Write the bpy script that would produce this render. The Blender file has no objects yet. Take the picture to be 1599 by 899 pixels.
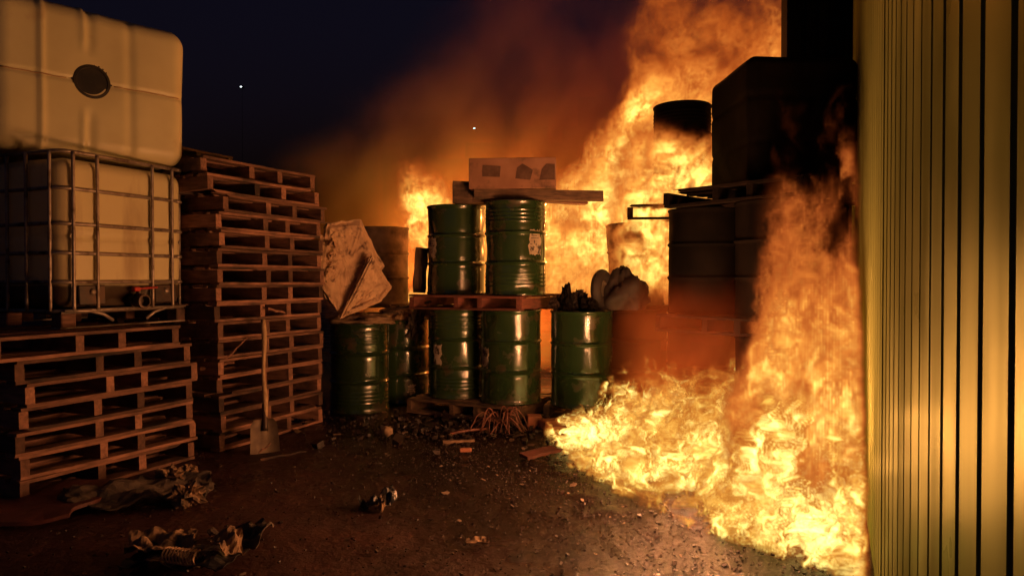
import bpy, math, random
from mathutils import Vector, Matrix, Euler, noise as mnoise
R = math.radians
sc = bpy.context.scene
COL = sc.collection

# ------------------------------------------------------------------ camera, world, light, exposure
cam = bpy.data.cameras.new('camera'); camo = bpy.data.objects.new('camera', cam); COL.objects.link(camo)
camo.location = (0, 0, 1.3); camo.rotation_euler = (R(90 - .75), 0, 0)
cam.lens = 24.77; cam.sensor_width = 36; cam.clip_end = 1000; cam.clip_start = .02
sc.camera = camo
world = bpy.data.worlds.new('World'); sc.world = world; world.use_nodes = True
wt = world.node_tree; bg = wt.nodes['Background']
sky = wt.nodes.new('ShaderNodeTexSky'); sky.sky_type = 'NISHITA'; sky.sun_disc = False
sky.sun_elevation = R(-3); sky.sun_rotation = R(200)
tint = wt.nodes.new('ShaderNodeMix'); tint.data_type = 'RGBA'; tint.blend_type = 'MULTIPLY'; tint.inputs['Factor'].default_value = 1
tint.inputs['B'].default_value = (.50, .45, .95, 1)
wt.links.new(sky.outputs[0], tint.inputs['A']); wt.links.new(tint.outputs['Result'], bg.inputs[0]); bg.inputs[1].default_value = .13
world.cycles.sampling_method = 'NONE'
moon = bpy.data.lights.new('moon', 'SUN'); moon.energy = .004; moon.angle = R(.5); moon.color = (.7, .8, 1)
moono = bpy.data.objects.new('moon', moon); COL.objects.link(moono); moono.rotation_euler = (R(50), 0, R(-30))
sc.view_settings.view_transform = 'Standard'; sc.view_settings.look = 'None'
sc.view_settings.exposure = 0; sc.view_settings.gamma = 1; sc.view_settings.use_curve_mapping = False
cy = sc.cycles
cy.max_bounces = 5; cy.diffuse_bounces = 3; cy.glossy_bounces = 3; cy.transparent_max_bounces = 6; cy.volume_bounces = 1
cy.volume_step_rate = 1.3; cy.volume_max_steps = 400; cy.use_denoising = True
cy.sample_clamp_indirect = 6; cy.use_adaptive_sampling = True; cy.adaptive_threshold = .02; cy.adaptive_min_samples = 16

# ------------------------------------------------------------------ mesh helpers
class MB:
    def __init__(s): s.v = []; s.f = []
    def add(s, vs, fs, M=None):
        b = len(s.v)
        s.v += [(M @ Vector(v)) if M else Vector(v) for v in vs]
        s.f += [tuple(i + b for i in f) for f in fs]
        return s
    def box(s, c, d, rot=None, bev=0.0):
        """box with chamfered edges (bev)"""
        x, y, z = d[0]/2, d[1]/2, d[2]/2
        M = Matrix.Translation(c) @ (Euler(rot).to_matrix().to_4x4() if rot else Matrix())
        if bev <= 0:
            vs = [(-x,-y,-z),(x,-y,-z),(x,y,-z),(-x,y,-z),(-x,-y,z),(x,-y,z),(x,y,z),(-x,y,z)]
            fs = [(3,2,1,0),(4,5,6,7),(0,1,5,4),(1,2,6,5),(2,3,7,6),(3,0,4,7)]
            return s.add(vs, fs, M)
        rings = []
        for zz, k in ((-z, bev), (-z+bev, 0), (z-bev, 0), (z, bev)):
            a, b = x-k, y-k; e = bev
            rings.append([(-a+e,-b,zz),(a-e,-b,zz),(a,-b+e,zz),(a,b-e,zz),(a-e,b,zz),(-a+e,b,zz),(-a,b-e,zz),(-a,-b+e,zz)])
        vs = [p for r in rings for p in r]; fs = [tuple(range(7,-1,-1)), tuple(range(24,32))]
        for k in range(3):
            for i in range(8):
                j = (i+1) % 8; fs.append((k*8+i, k*8+j, k*8+8+j, k*8+8+i))
        return s.add(vs, fs, M)
    def lathe(s, prof, seg=48, M=None, cap=False):
        vs = []; fs = []
        for r, z in prof:
            for i in range(seg):
                a = 2*math.pi*i/seg; vs.append((r*math.cos(a), r*math.sin(a), z))
        n = len(prof)
        for k in range(n-1):
            for i in range(seg):
                j = (i+1) % seg
                fs.append((k*seg+i, k*seg+j, k*seg+seg+j, k*seg+seg+i))
        if cap:
            fs.append(tuple(range(seg-1,-1,-1))); fs.append(tuple((n-1)*seg+i for i in range(seg)))
        return s.add(vs, fs, M)
    def tube(s, pts, rad, seg=8):
        pts = [Vector(p) for p in pts]; n = len(pts); vs = []; fs = []
        up = Vector((0,0,1))
        for k, p in enumerate(pts):
            d = (pts[min(k+1,n-1)] - pts[max(k-1,0)]).normalized()
            a = d.cross(up)
            if a.length < .05: a = d.cross(Vector((1,0,0)))
            a.normalize(); b = a.cross(d)
            r = rad(k/(n-1)) if callable(rad) else rad
            for i in range(seg):
                t = 2*math.pi*i/seg; vs.append(p + (a*math.cos(t) + b*math.sin(t))*r)
        for k in range(n-1):
            for i in range(seg):
                j = (i+1) % seg; fs.append((k*seg+i, k*seg+seg+i, k*seg+seg+j, k*seg+j))
        fs.append(tuple(range(seg))); fs.append(tuple((n-1)*seg+i for i in reversed(range(seg))))
        return s.add(vs, fs)
    def mesh(s, name, mat=None, smooth=False, angle=None):
        me = bpy.data.meshes.new(name); me.from_pydata([tuple(v) for v in s.v], [], s.f)
        if mat: me.materials.append(mat)
        if smooth:
            me.polygons.foreach_set('use_smooth', [True]*len(me.polygons))
            if angle: me.set_sharp_from_angle(angle=R(angle))
        me.update(); return me

def link(name, me, parent=None, loc=(0,0,0), rot=(0,0,0), scale=None):
    o = bpy.data.objects.new(name, me); COL.objects.link(o); o.parent = parent
    o.location = loc; o.rotation_euler = rot
    if scale: o.scale = scale
    return o
def tag(o, label, cat, group=None, kind=None):
    if label: o['label'] = label
    if cat: o['category'] = cat
    if group: o['group'] = group
    if kind: o['kind'] = kind
    return o
def thing(name, label, cat, loc=(0,0,0), rz=0, group=None, rot=None):
    o = link(name, None, None, loc, rot or (0,0,rz)); o.empty_display_size = .1
    return tag(o, label, cat, group)

# ------------------------------------------------------------------ materials
def nodes(name):
    m = bpy.data.materials.new(name); m.use_nodes = True; t = m.node_tree
    return m, t, t.nodes['Principled BSDF'], t.nodes.new, t.links.new
def pmat(name, c1, c2=None, rough=.6, rough2=None, metal=0., nscale=6., stretch=(1,1,1), contrast=(.35,.65), bump=0., bscale=30., bstretch=None,
         vary=0., detail=3., spec=.5, dirt=None, dirt_scale=3., dirt_rng=(.5,.7), world=False):
    m, t, b, N, L = nodes(name)
    tc = N('ShaderNodeTexCoord'); oi = N('ShaderNodeObjectInfo')
    src = tc.outputs['Object']
    if world:
        ge = N('ShaderNodeNewGeometry'); src = ge.outputs['Position']
    def mapped(st):
        mp = N('ShaderNodeMapping'); mp.inputs['Scale'].default_value = st; L(src, mp.inputs['Vector'])
        if not world:
            sc_ = N('ShaderNodeVectorMath'); sc_.operation = 'SCALE'; sc_.inputs[0].default_value = (37, 17, 53); L(oi.outputs['Random'], sc_.inputs['Scale']); L(sc_.outputs[0], mp.inputs['Location'])
        return mp.outputs[0]
    def nz(vec, s, d=detail, dist=0.):
        n = N('ShaderNodeTexNoise'); n.inputs['Scale'].default_value = s; n.inputs['Detail'].default_value = d; n.inputs['Roughness'].default_value = .6
        n.inputs['Distortion'].default_value = dist; L(vec, n.inputs['Vector']); return n.outputs[0]
    def rng(v, a, b_, c=0., d=1.):
        n = N('ShaderNodeMapRange'); L(v, n.inputs[0]); n.inputs[1].default_value = a; n.inputs[2].default_value = b_; n.inputs[3].default_value = c; n.inputs[4].default_value = d
        return n.outputs[0]
    vec = mapped(stretch); n1 = nz(vec, nscale)
    fac = rng(n1, *contrast)
    c2 = c2 or c1
    mx = N('ShaderNodeMix'); mx.data_type = 'RGBA'; mx.inputs['A'].default_value = (*c1,1); mx.inputs['B'].default_value = (*c2,1); L(fac, mx.inputs['Factor'])
    col = mx.outputs['Result']; rsock = None
    rsock = rng(n1, .3, .7, rough, rough if rough2 is None else rough2)
    if dirt:
        nd = nz(mapped((1,1,1)), dirt_scale, 4.); fd = rng(nd, *dirt_rng)
        mx2 = N('ShaderNodeMix'); mx2.data_type = 'RGBA'; L(col, mx2.inputs['A']); mx2.inputs['B'].default_value = (*dirt,1); L(fd, mx2.inputs['Factor']); col = mx2.outputs['Result']
        mr = N('ShaderNodeMix'); L(fd, mr.inputs['Factor']); L(rsock, mr.inputs['A']); mr.inputs['B'].default_value = .85; rsock = mr.outputs['Result']
    if vary:
        hs = N('ShaderNodeHueSaturation'); L(col, hs.inputs['Color']); L(rng(oi.outputs['Random'], 0, 1, 1-vary, 1+vary), hs.inputs['Value']); col = hs.outputs[0]
    L(col, b.inputs['Base Color']); L(rsock, b.inputs['Roughness']); b.inputs['Metallic'].default_value = metal
    b.inputs['Specular IOR Level'].default_value = spec
    if bump:
        bp = N('ShaderNodeBump'); bp.inputs['Strength'].default_value = bump; bp.inputs['Distance'].default_value = .01
        L(nz(mapped(bstretch or stretch), bscale), bp.inputs['Height']); L(bp.outputs[0], b.inputs['Normal'])
    return m
M = {}
M['wood'] = pmat('pallet_wood', (.29,.145,.095), (.15,.075,.05), rough=.8, nscale=5, stretch=(1.2,9,9), bump=.5, bscale=9, bstretch=(1.5,22,22), vary=.55, dirt=(.045,.028,.022), dirt_scale=2.2, dirt_rng=(.46,.66))
M['wood_dark'] = pmat('weathered_wood', (.20,.12,.07), (.09,.055,.035), rough=.85, nscale=5, stretch=(1.2,9,9), bump=.5, bscale=9, bstretch=(1.5,22,22), vary=.3, dirt=(.02,.015,.012), dirt_rng=(.5,.72))
M['char'] = pmat('charred_wood', (.014,.009,.007), (.006,.005,.004), rough=.9, nscale=8, bump=.7, bscale=26, vary=.3, spec=.1)
M['redwood'] = pmat('red_stained_wood', (.20,.06,.04), (.10,.04,.028), rough=.75, nscale=6, stretch=(1.2,9,9), bump=.4, bscale=10, bstretch=(1.5,20,20), vary=.3)
M['green'] = pmat('green_drum_paint', (.019,.042,.014), (.027,.052,.019), rough=.14, rough2=.26, nscale=3, bump=.05, bscale=6, vary=.25, dirt=(.075,.035,.016), dirt_scale=4.5, dirt_rng=(.56,.74))
for k_, v_ in (('Coat Weight', .8), ('Coat Roughness', .11)): M['green'].node_tree.nodes['Principled BSDF'].inputs[k_].default_value = v_
M['soot'] = pmat('sooted_drum_paint', (.007,.005,.004), (.003,.0025,.002), rough=.8, rough2=.95, nscale=3, bump=.1, bscale=20, vary=.3, spec=.08)
M['scorch'] = pmat('scorched_drum_paint', (.30,.2,.13), (.10,.07,.045), rough=.6, rough2=.8, nscale=4, bump=.1, bscale=18, dirt=(.03,.02,.015), dirt_rng=(.5,.7))
M['label'] = pmat('torn_paper_label', (.55,.48,.36), (.32,.25,.17), rough=.75, nscale=9, dirt=(.06,.05,.04), dirt_scale=14, dirt_rng=(.54,.6))
M['print'] = pmat('faded_print', (.04,.035,.03), rough=.7)
M['whiteprint'] = pmat('faded_white_stencil', (.4,.4,.36), rough=.7)
M['plastic'] = pmat('tank_plastic', (.66,.62,.36), (.58,.53,.29), rough=.38, rough2=.5, nscale=2.2, bump=.05, bscale=5, dirt=(.40,.25,.12), dirt_scale=2.6, dirt_rng=(.6,.85))
M['cap'] = pmat('black_plastic', (.012,.012,.014), (.03,.025,.02), rough=.5, nscale=12)
M['seam'] = pmat('dirty_mould_seam', (.28,.16,.07), (.45,.30,.15), rough=.7, nscale=9)
M['steel'] = pmat('galvanised_tube', (.42,.36,.30), (.28,.22,.17), rough=.42, rough2=.6, metal=.6, nscale=9, dirt=(.09,.05,.03), dirt_scale=8, dirt_rng=(.52,.72))
M['red'] = pmat('red_handle', (.45,.03,.02), (.30,.03,.02), rough=.4)
M['iron'] = pmat('dark_iron', (.05,.045,.04), (.10,.06,.04), rough=.5, metal=.6, nscale=10)
M['blade'] = pmat('worn_shovel_steel', (.15,.11,.07), (.08,.055,.04), rough=.5, rough2=.65, metal=.5, nscale=7, bump=.1, bscale=20)
M['handle'] = pmat('shovel_handle_wood', (.48,.33,.18), (.30,.2,.1), rough=.6, nscale=6, stretch=(12,12,1.2), bump=.2, bscale=10)
M['carton'] = pmat('brown_carton', (.40,.21,.13), (.30,.15,.09), rough=.85, nscale=4, bump=.1, bscale=14, dirt=(.12,.07,.045), dirt_scale=5, dirt_rng=(.55,.7))
M['cartonprint'] = pmat('carton_print', (.10,.05,.035), (.16,.09,.06), rough=.85, nscale=14)
M['foam'] = pmat('cream_board', (.72,.50,.30), (.5,.32,.19), rough=.8, nscale=7, bump=.5, bscale=16, dirt=(.12,.06,.04), dirt_scale=9, dirt_rng=(.55,.68))
M['sack'] = pmat('sack_weave', (.34,.24,.15), (.22,.14,.08), rough=.85, nscale=9, bump=.3, bscale=60, dirt=(.07,.04,.03), dirt_scale=6)
M['sackdark'] = pmat('blackened_sack', (.03,.02,.016), (.05,.03,.02), rough=.75, nscale=6, bump=.4, bscale=24)
M['paper'] = pmat('crumpled_paper', (.28,.18,.10), (.15,.09,.05), rough=.85, nscale=7, dirt=(.04,.03,.025), dirt_scale=6, dirt_rng=(.5,.62))
M['rag'] = pmat('grey_rag', (.10,.075,.055), (.045,.035,.03), rough=.9, nscale=6, bump=.4, bscale=30)
M['blackbag'] = pmat('black_film', (.015,.014,.016), (.03,.028,.03), rough=.3, nscale=8)
M['redsheet'] = pmat('red_brown_sheet', (.12,.035,.028), (.07,.025,.022), rough=.6, nscale=3, bump=.2, bscale=8)
M['brick'] = pmat('brick_red', (.36,.13,.07), (.22,.09,.05), rough=.85, nscale=12, bump=.5, bscale=30)
M['root'] = pmat('copper_wire_tangle', (.22,.08,.05), (.10,.035,.025), rough=.5, nscale=20, vary=.2)
M['stone'] = pmat('grit', (.06,.033,.026), (.025,.016,.013), rough=.5, nscale=10, vary=.5)
M['paleflake'] = pmat('pale_litter', (.30,.22,.16), (.17,.12,.08), rough=.7, nscale=12, vary=.5)
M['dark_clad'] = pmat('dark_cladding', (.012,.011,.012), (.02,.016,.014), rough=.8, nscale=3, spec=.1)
M['backing'] = pmat('groove_shade_backing', (.01,.009,.008), rough=.8)  # backing coloured black to carry the shade inside the panel grooves

def panel_material():
    m, t, b, N, L = nodes('cream_coated_steel')
    ge = N('ShaderNodeNewGeometry'); mp = N('ShaderNodeMapping'); mp.inputs['Scale'].default_value = (3, 3, .5); L(ge.outputs['Position'], mp.inputs[0])
    n1 = N('ShaderNodeTexNoise'); n1.inputs['Scale'].default_value = 1.2; n1.inputs['Detail'].default_value = 4; L(mp.outputs[0], n1.inputs['Vector'])
    mx = N('ShaderNodeMix'); mx.data_type = 'RGBA'; mx.inputs['A'].default_value = (.18,.21,.065,1); mx.inputs['B'].default_value = (.125,.15,.045,1); L(n1.outputs[0], mx.inputs['Factor'])
    n2 = N('ShaderNodeTexNoise'); n2.inputs['Scale'].default_value = 3; n2.inputs['Detail'].default_value = 6; L(ge.outputs['Position'], n2.inputs['Vector'])
    r = N('ShaderNodeMapRange'); L(n2.outputs[0], r.inputs[0]); r.inputs[1].default_value = .3; r.inputs[2].default_value = .7; r.inputs[3].default_value = .26; r.inputs[4].default_value = .40;     tz = N('ShaderNodeCombineXYZ'); tz.inputs[2].default_value = 1; 
    mp2 = N('ShaderNodeMapping'); mp2.inputs['Scale'].default_value = (1, 1, .35); L(ge.outputs['Position'], mp2.inputs[0])
    n3 = N('ShaderNodeTexNoise'); n3.inputs['Scale'].default_value = 5; n3.inputs['Detail'].default_value = 2; L(mp2.outputs[0], n3.inputs['Vector'])
    bp = N('ShaderNodeBump'); bp.inputs['Strength'].default_value = .05; bp.inputs['Distance'].default_value = .01; L(n3.outputs[0], bp.inputs['Height'])
    # dust and soot film that dulls the coating
    df = N('ShaderNodeBsdfDiffuse'); L(mx.outputs['Result'], df.inputs['Color'])
    n4 = N('ShaderNodeTexNoise'); n4.inputs['Scale'].default_value = 1.6; n4.inputs['Detail'].default_value = 6; mp4 = N('ShaderNodeMapping'); mp4.inputs['Scale'].default_value = (4, 4, .6); L(ge.outputs['Position'], mp4.inputs[0]); L(mp4.outputs[0], n4.inputs['Vector'])
    r4 = N('ShaderNodeMapRange'); L(n4.outputs[0], r4.inputs[0]); r4.inputs[1].default_value = .35; r4.inputs[2].default_value = .7; r4.inputs[3].default_value = .91; r4.inputs[4].default_value = .975
    gl = N('ShaderNodeBsdfAnisotropic'); gl.inputs['Color'].default_value = (.72,.82,.40,1); gl.inputs['Anisotropy'].default_value = -.45
    L(r.outputs[0], gl.inputs['Roughness']); L(bp.outputs[0], gl.inputs['Normal']); L(tz.outputs[0], gl.inputs['Tangent'])
    ms = N('ShaderNodeMixShader'); L(r4.outputs[0], ms.inputs[0]); L(gl.outputs[0], ms.inputs[1]); L(df.outputs[0], ms.inputs[2]); L(ms.outputs[0], t.nodes['Material Output'].inputs['Surface'])
    t.nodes.remove(b)
    return m
M['panel'] = panel_material()

def ground_material():
    m, t, b, N, L = nodes('wet_dirt')
    ge = N('ShaderNodeNewGeometry'); P = ge.outputs['Position']
    def nz(s, d=6, r=.6, dist=0.):
        n = N('ShaderNodeTexNoise'); n.inputs['Scale'].default_value = s; n.inputs['Detail'].default_value = d; n.inputs['Roughness'].default_value = r; n.inputs['Distortion'].default_value = dist; L(P, n.inputs['Vector']); return n.outputs[0]
    def rng(v, a, b_, c=0., d=1.):
        n = N('ShaderNodeMapRange'); L(v, n.inputs[0]); n.inputs[1].default_value = a; n.inputs[2].default_value = b_; n.inputs[3].default_value = c; n.inputs[4].default_value = d; return n.outputs[0]
    def mix(f, a, b_):
        n = N('ShaderNodeMix'); n.data_type = 'RGBA'; L(f, n.inputs['Factor'])
        for k, v in (('A', a), ('B', b_)):
            if isinstance(v, tuple): n.inputs[k].default_value = (*v, 1)
            else: L(v, n.inputs[k])
        return n.outputs['Result']
    n1 = nz(1.3); n2 = nz(24, 8, .7); n3 = nz(140, 3, .6)
    c = mix(rng(n1, .35, .65), (.085,.030,.026), (.036,.015,.014))
    c = mix(rng(n2, .35, .7, 0, .7), c, (.03,.018,.016))
    c = mix(rng(n3, .62, .75, 0, .6), c, (.16,.12,.10))
    sx = N('ShaderNodeSeparateXYZ'); L(P, sx.inputs[0])
    def mth(op, *a):
        n = N('ShaderNodeMath'); n.operation = op
        for i_, v in enumerate(a):
            if isinstance(v, (int, float)): n.inputs[i_].default_value = v
            else: L(v, n.inputs[i_])
        return n.outputs[0]
    dist = mth('ABSOLUTE', mth('SUBTRACT', mth('ADD', sx.outputs[0], mth('MULTIPLY', sx.outputs[1], .62)), 2.95))
    oil = rng(mth('ADD', dist, mth('MULTIPLY', mth('SUBTRACT', nz(2.2, 5, .65), .5), 1.6)), 1.7, .75)
    c = mix(oil, c, (.016,.009,.008))
    L(c, b.inputs['Base Color']); b.inputs['Specular IOR Level'].default_value = .35
    # oil and water soaked patches are smoother
    wet = mth('MAXIMUM', rng(nz(.8, 5, .65), .45, .62), oil)
    r = N('ShaderNodeMix'); L(wet, r.inputs['Factor']); r.inputs['A'].default_value = .6; r.inputs['B'].default_value = .2; L(r.outputs['Result'], b.inputs['Roughness'])
    b1 = N('ShaderNodeBump'); b1.inputs['Strength'].default_value = .9; b1.inputs['Distance'].default_value = .03; L(nz(11, 6, .7), b1.inputs['Height'])
    b2 = N('ShaderNodeBump'); b2.inputs['Strength'].default_value = .3; b2.inputs['Distance'].default_value = .016; L(nz(48, 5, .75), b2.inputs['Height']); L(b1.outputs[0], b2.inputs['Normal'])
    L(b2.outputs[0], b.inputs['Normal'])
    return m
M['ground'] = ground_material()

# ------------------------------------------------------------------ ground
def build_ground():
    xs = [-120,-60,-30,-15,-9,-6,-4.6,-3.8] + [-3.2 + i*.032 for i in range(170)] + [2.4,3,4,6,9,15,30,60,120]
    ys = [-60,-20,-6,-2,0,1,1.6] + [2.1 + i*.032 for i in range(150)] + [7.1,7.8,9,12,15,20,30,60,140]
    vs = []; fs = []
    for y in ys:
        for x in xs:
            z = -.012
            if -4 < x < 2.5 and 1.5 < y < 7.5:
                rough = max(.35, min(1, 1 - abs(x - (3.6 - .75*y))/1.4))      # churned, tarry strip along the fire
                rid = 1 - abs(mnoise.noise(Vector((x*2.2 + y*.9, y*1.3 - x*.6, 1.7))))*2
                z += mnoise.fractal(Vector((x*.9, y*.9, 0)), 1, 2, 3)*.018 + rough*(mnoise.fractal(Vector((x*7, y*7, 3)), .8, 2.1, 4)*.014 + rid*.012)
            vs.append((x, y, min(z, .022)))
    n = len(xs)
    for j in range(len(ys)-1):
        for i in range(n-1): fs.append((j*n+i, j*n+i+1, j*n+n+i+1, j*n+n+i))
    mb = MB(); mb.add(vs, fs)
    o = link('ground', mb.mesh('ground', M['ground'], True)); o['kind'] = 'structure'
build_ground()

# ------------------------------------------------------------------ clad wall on the right
WD = Vector((.4138, .9104, 0)); WN = Vector((-.9104, .4138, 0)); W0 = Vector((.18, 0, 0))
wall_rz = math.atan2(WD.y, WD.x)
def build_wall():
    rnd = random.Random(4)
    t = thing('clad_wall', 'tall cream steel clad wall with vertical panels mirroring the fire', 'wall', W0, wall_rz)
    # local X runs along the wall, local -Y points away from the yard
    pitch = .1627; H = 6.2
    s0 = .766 - 2*pitch
    edge = 7.33
    i = 0; s = s0
    mesh_cache = {}
    while s < edge:
        gap = .017
        w = pitch
        if i == 14: gap = .055
        wid = min(w - gap, edge - s - .01)
        key = round(wid, 3)
        if key not in mesh_cache:
            mb = MB(); mb.box((0,0,0), (wid, .04, H), bev=.006)
            mesh_cache[key] = mb.mesh('panel', M['panel'], False)
        link('panel', mesh_cache[key], t, (s + gap + wid/2, -.02, H/2 + .08), (0, 0, R(rnd.uniform(-.35,.35))))
        s += w; i += 1
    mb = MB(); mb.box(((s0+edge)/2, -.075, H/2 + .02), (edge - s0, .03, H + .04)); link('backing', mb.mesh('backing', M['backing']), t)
    mb = MB(); mb.box(((s0+edge)/2, -.045, .035), (edge - s0, .02, .07), bev=.004); link('base_rail', mb.mesh('base_rail', M['iron']), t)
build_wall()
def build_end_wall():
    t = thing('end_wall', 'black painted return wall behind the tallest drums', 'wall', (0,0,0))  # sheeting and post are near-black paint all over
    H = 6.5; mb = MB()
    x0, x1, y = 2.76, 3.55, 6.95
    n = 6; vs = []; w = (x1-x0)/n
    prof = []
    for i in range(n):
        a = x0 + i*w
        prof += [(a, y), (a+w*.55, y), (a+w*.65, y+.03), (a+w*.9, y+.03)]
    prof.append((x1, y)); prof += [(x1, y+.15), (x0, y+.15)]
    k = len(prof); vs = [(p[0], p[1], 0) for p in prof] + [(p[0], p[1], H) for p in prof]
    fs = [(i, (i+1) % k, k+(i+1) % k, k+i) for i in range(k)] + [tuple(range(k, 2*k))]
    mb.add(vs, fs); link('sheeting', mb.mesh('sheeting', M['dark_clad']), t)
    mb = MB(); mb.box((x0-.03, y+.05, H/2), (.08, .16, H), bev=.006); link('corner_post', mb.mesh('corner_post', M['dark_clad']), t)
build_end_wall()

# ------------------------------------------------------------------ pallets
PH = .139
def plank_mesh(name, L_, w, t, seed, mat, broken=0., nseg=8):
    rnd = random.Random(seed); mb = MB(); vs = []; fs = []
    bow = rnd.uniform(-.009, .009); tw = rnd.uniform(-.05, .05)
    for k in range(nseg+1):
        u = k/nseg; x = (u-.5)*L_
        e0 = rnd.uniform(-.007,.007); e1 = rnd.uniform(-.007,.007); dz = bow*math.sin(u*math.pi) + rnd.uniform(-.0012,.0012)
        for yy, zz in ((-w/2+e0, -t/2), (w/2+e1, -t/2), (w/2+e1, t/2), (-w/2+e0, t/2)):
            xx = x
            if k == nseg: xx -= rnd.uniform(0, .008) + broken*rnd.uniform(.0, .12)
            if k == 0: xx += rnd.uniform(0, .008)
            vs.append((xx, yy, zz + dz + tw*yy*(u-.5)))
    for k in range(nseg):
        for i in range(4):
            j = (i+1) % 4; fs.append((k*4+i, k*4+j, k*4+4+j, k*4+4+i))
    fs.append((3,2,1,0)); q = nseg*4; fs.append((q, q+1, q+2, q+3))
    mb.add(vs, fs); return mb.mesh(name, mat)
def pallet_kit(mat, L_=1.2, D=1.0, tag_=''):
    return dict(L=L_, D=D, board=[plank_mesh('board', L_, .095, .02, 10+i, mat, broken=(0, 0, 0, 0, 1., 1.8, 3.)[i]) for i in range(7)],
                stringer=[plank_mesh('stringer', D-.01, .045, .097, 30+i, mat, nseg=4) for i in range(3)])
KIT = {'wood': pallet_kit(M['wood']), 'dark': pallet_kit(M['wood_dark']), 'red': pallet_kit(M['redwood']), 'char': pallet_kit(M['char'])}
PALLETS = 'wooden pallets'
def pallet(label, loc, rz, kit='wood', seed=0, tilt=(0,0), group=None, ntop=7, nbot=4, missing=()):
    k = KIT[kit]; rnd = random.Random(seed); L_, D = k['L'], k['D']
    t = thing('pallet', label, 'pallet', loc, rot=(tilt[0], tilt[1], rz), group=group)
    for f in (0, .415, .655, 1):
        x = -L_/2 + .026 + f*(L_-.052) + (rnd.uniform(-.02,.02) if 0 < f < 1 else 0)
        link('stringer', rnd.choice(k['stringer']), t, (x, rnd.uniform(-.004,.004), .0695), (0,0,R(90)+rnd.uniform(-.01,.01)))
    for n, z in ((ntop, .129), (nbot, .0105)):
        for i in range(n):
            if (n, i) in missing: continue
            y = -D/2 + .05 + i*(D-.1)/(n-1)
            m = k['board'][4+rnd.randrange(3)] if rnd.random() < .18 else k['board'][rnd.randrange(4)]
            link('deck_board' if z > .1 else 'base_board', m, t, (rnd.uniform(-.008,.008), y + rnd.uniform(-.005,.005), z),
                 (rnd.uniform(-.02,.02), rnd.uniform(-.007,.007), rnd.uniform(-.014,.014) + (math.pi if rnd.random() < .5 else 0)))
    return t
ORD = ['bottom','second','third','fourth','fifth','sixth','seventh','eighth','ninth','tenth','eleventh','twelfth','thirteenth','fourteenth','fifteenth','sixteenth','seventeenth','eighteenth','nineteenth']
def stack(n, near, rz, D, label, seed, kit='wood', L_=1.2, jitter=.02, tops=None, group=None):
    """near = ground point of the corner of the visible long face nearest the camera"""
    rnd = random.Random(seed); u = Vector((math.cos(rz), math.sin(rz), 0)); v = Vector((-math.sin(rz), math.cos(rz), 0))
    c = Vector((near[0], near[1], 0)) + u*L_/2 + v*D/2
    for i in range(n):
        a, b, dr = rnd.uniform(-jitter, jitter)*1.6, rnd.uniform(-jitter, jitter), rnd.uniform(-.02,.02)
        if tops and i in tops: a += tops[i][0]; b += tops[i][1]; dr += tops[i][2]
        p = c + u*a + v*b + Vector((0,0,i*PH))
        nm = f'{ORD[i]} pallet from the ground' if i else 'bottom pallet'
        if i == n-1: nm = 'topmost pallet'
        pallet(f'{nm} {label}', p, rz + dr, kit, seed*100+i, group=group)
stack(7, (-2.80, 4.02), R(65), 1.0, 'in the short stack under the caged tank', 3, tops={6: (-.16, -.04, -.03), 5: (-.03,0,0)}, group='pallets stacked under the caged tank', jitter=.013)
stack(16, (-2.20, 5.28), R(66), 1.0, 'in the tall stack the shovel leans on', 5, tops={15: (-.03,.06,-.06), 14: (-.06,0,-.02), 13: (.04,0,.01), 10: (-.02,.0,.02)}, group='pallets in the tall stack', jitter=.009)
stack(18, (-3.22, 5.82), R(67), 1.0, 'in the rear stack half hidden by tanks', 8, kit='dark', group='pallets in the rear stack', jitter=.03)

# ------------------------------------------------------------------ tanks
def rounded_box(mb, d, r, n=(24,24,24), disp=None, Mx=None):
    hx, hy, hz = d[0]/2, d[1]/2, d[2]/2
    def put(p):
        c = Vector((max(-hx+r, min(hx-r, p.x)), max(-hy+r, min(hy-r, p.y)), max(-hz+r, min(hz-r, p.z))))
        dd = p - c
        nn = dd.normalized() if dd.length > 1e-9 else Vector((0,0,1))
        q = c + nn*r
        if disp: q = q + nn*disp(q, nn)
        return q
    def spaced(h, k):
        # more divisions near corners
        pts = []
        for i in range(k+1):
            pts.append(-h + 2*h*i/k)
        ext = [-h + r*j/4 for j in range(5)] + [h - r*j/4 for j in range(5)]
        return sorted(set(round(a, 5) for a in pts + ext))
    ax = [spaced(hx, n[0]), spaced(hy, n[1]), spaced(hz, n[2])]; H = (hx, hy, hz)
    for a in range(3):
        b, c = (a+1) % 3, (a+2) % 3
        for sgn in (-1, 1):
            vs = []; fs = []; nb, nc = len(ax[b]), len(ax[c])
            for j in range(nc):
                for i in range(nb):
                    p = [0,0,0]; p[a] = sgn*H[a]; p[b] = ax[b][i]; p[c] = ax[c][j]; vs.append(put(Vector(p)))
            for j in range(nc-1):
                for i in range(nb-1):
                    q = (j*nb+i, j*nb+i+1, j*nb+nb+i+1, j*nb+nb+i); fs.append(q if sgn > 0 else q[::-1])
            mb.add(vs, fs, Mx)
    return mb
def weld(me):
    import bmesh
    bm = bmesh.new(); bm.from_mesh(me); bmesh.ops.remove_doubles(bm, verts=bm.verts, dist=.0004); bm.to_mesh(me); bm.free()
    me.polygons.foreach_set('use_smooth', [True]*len(me.polygons)); return me

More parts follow.
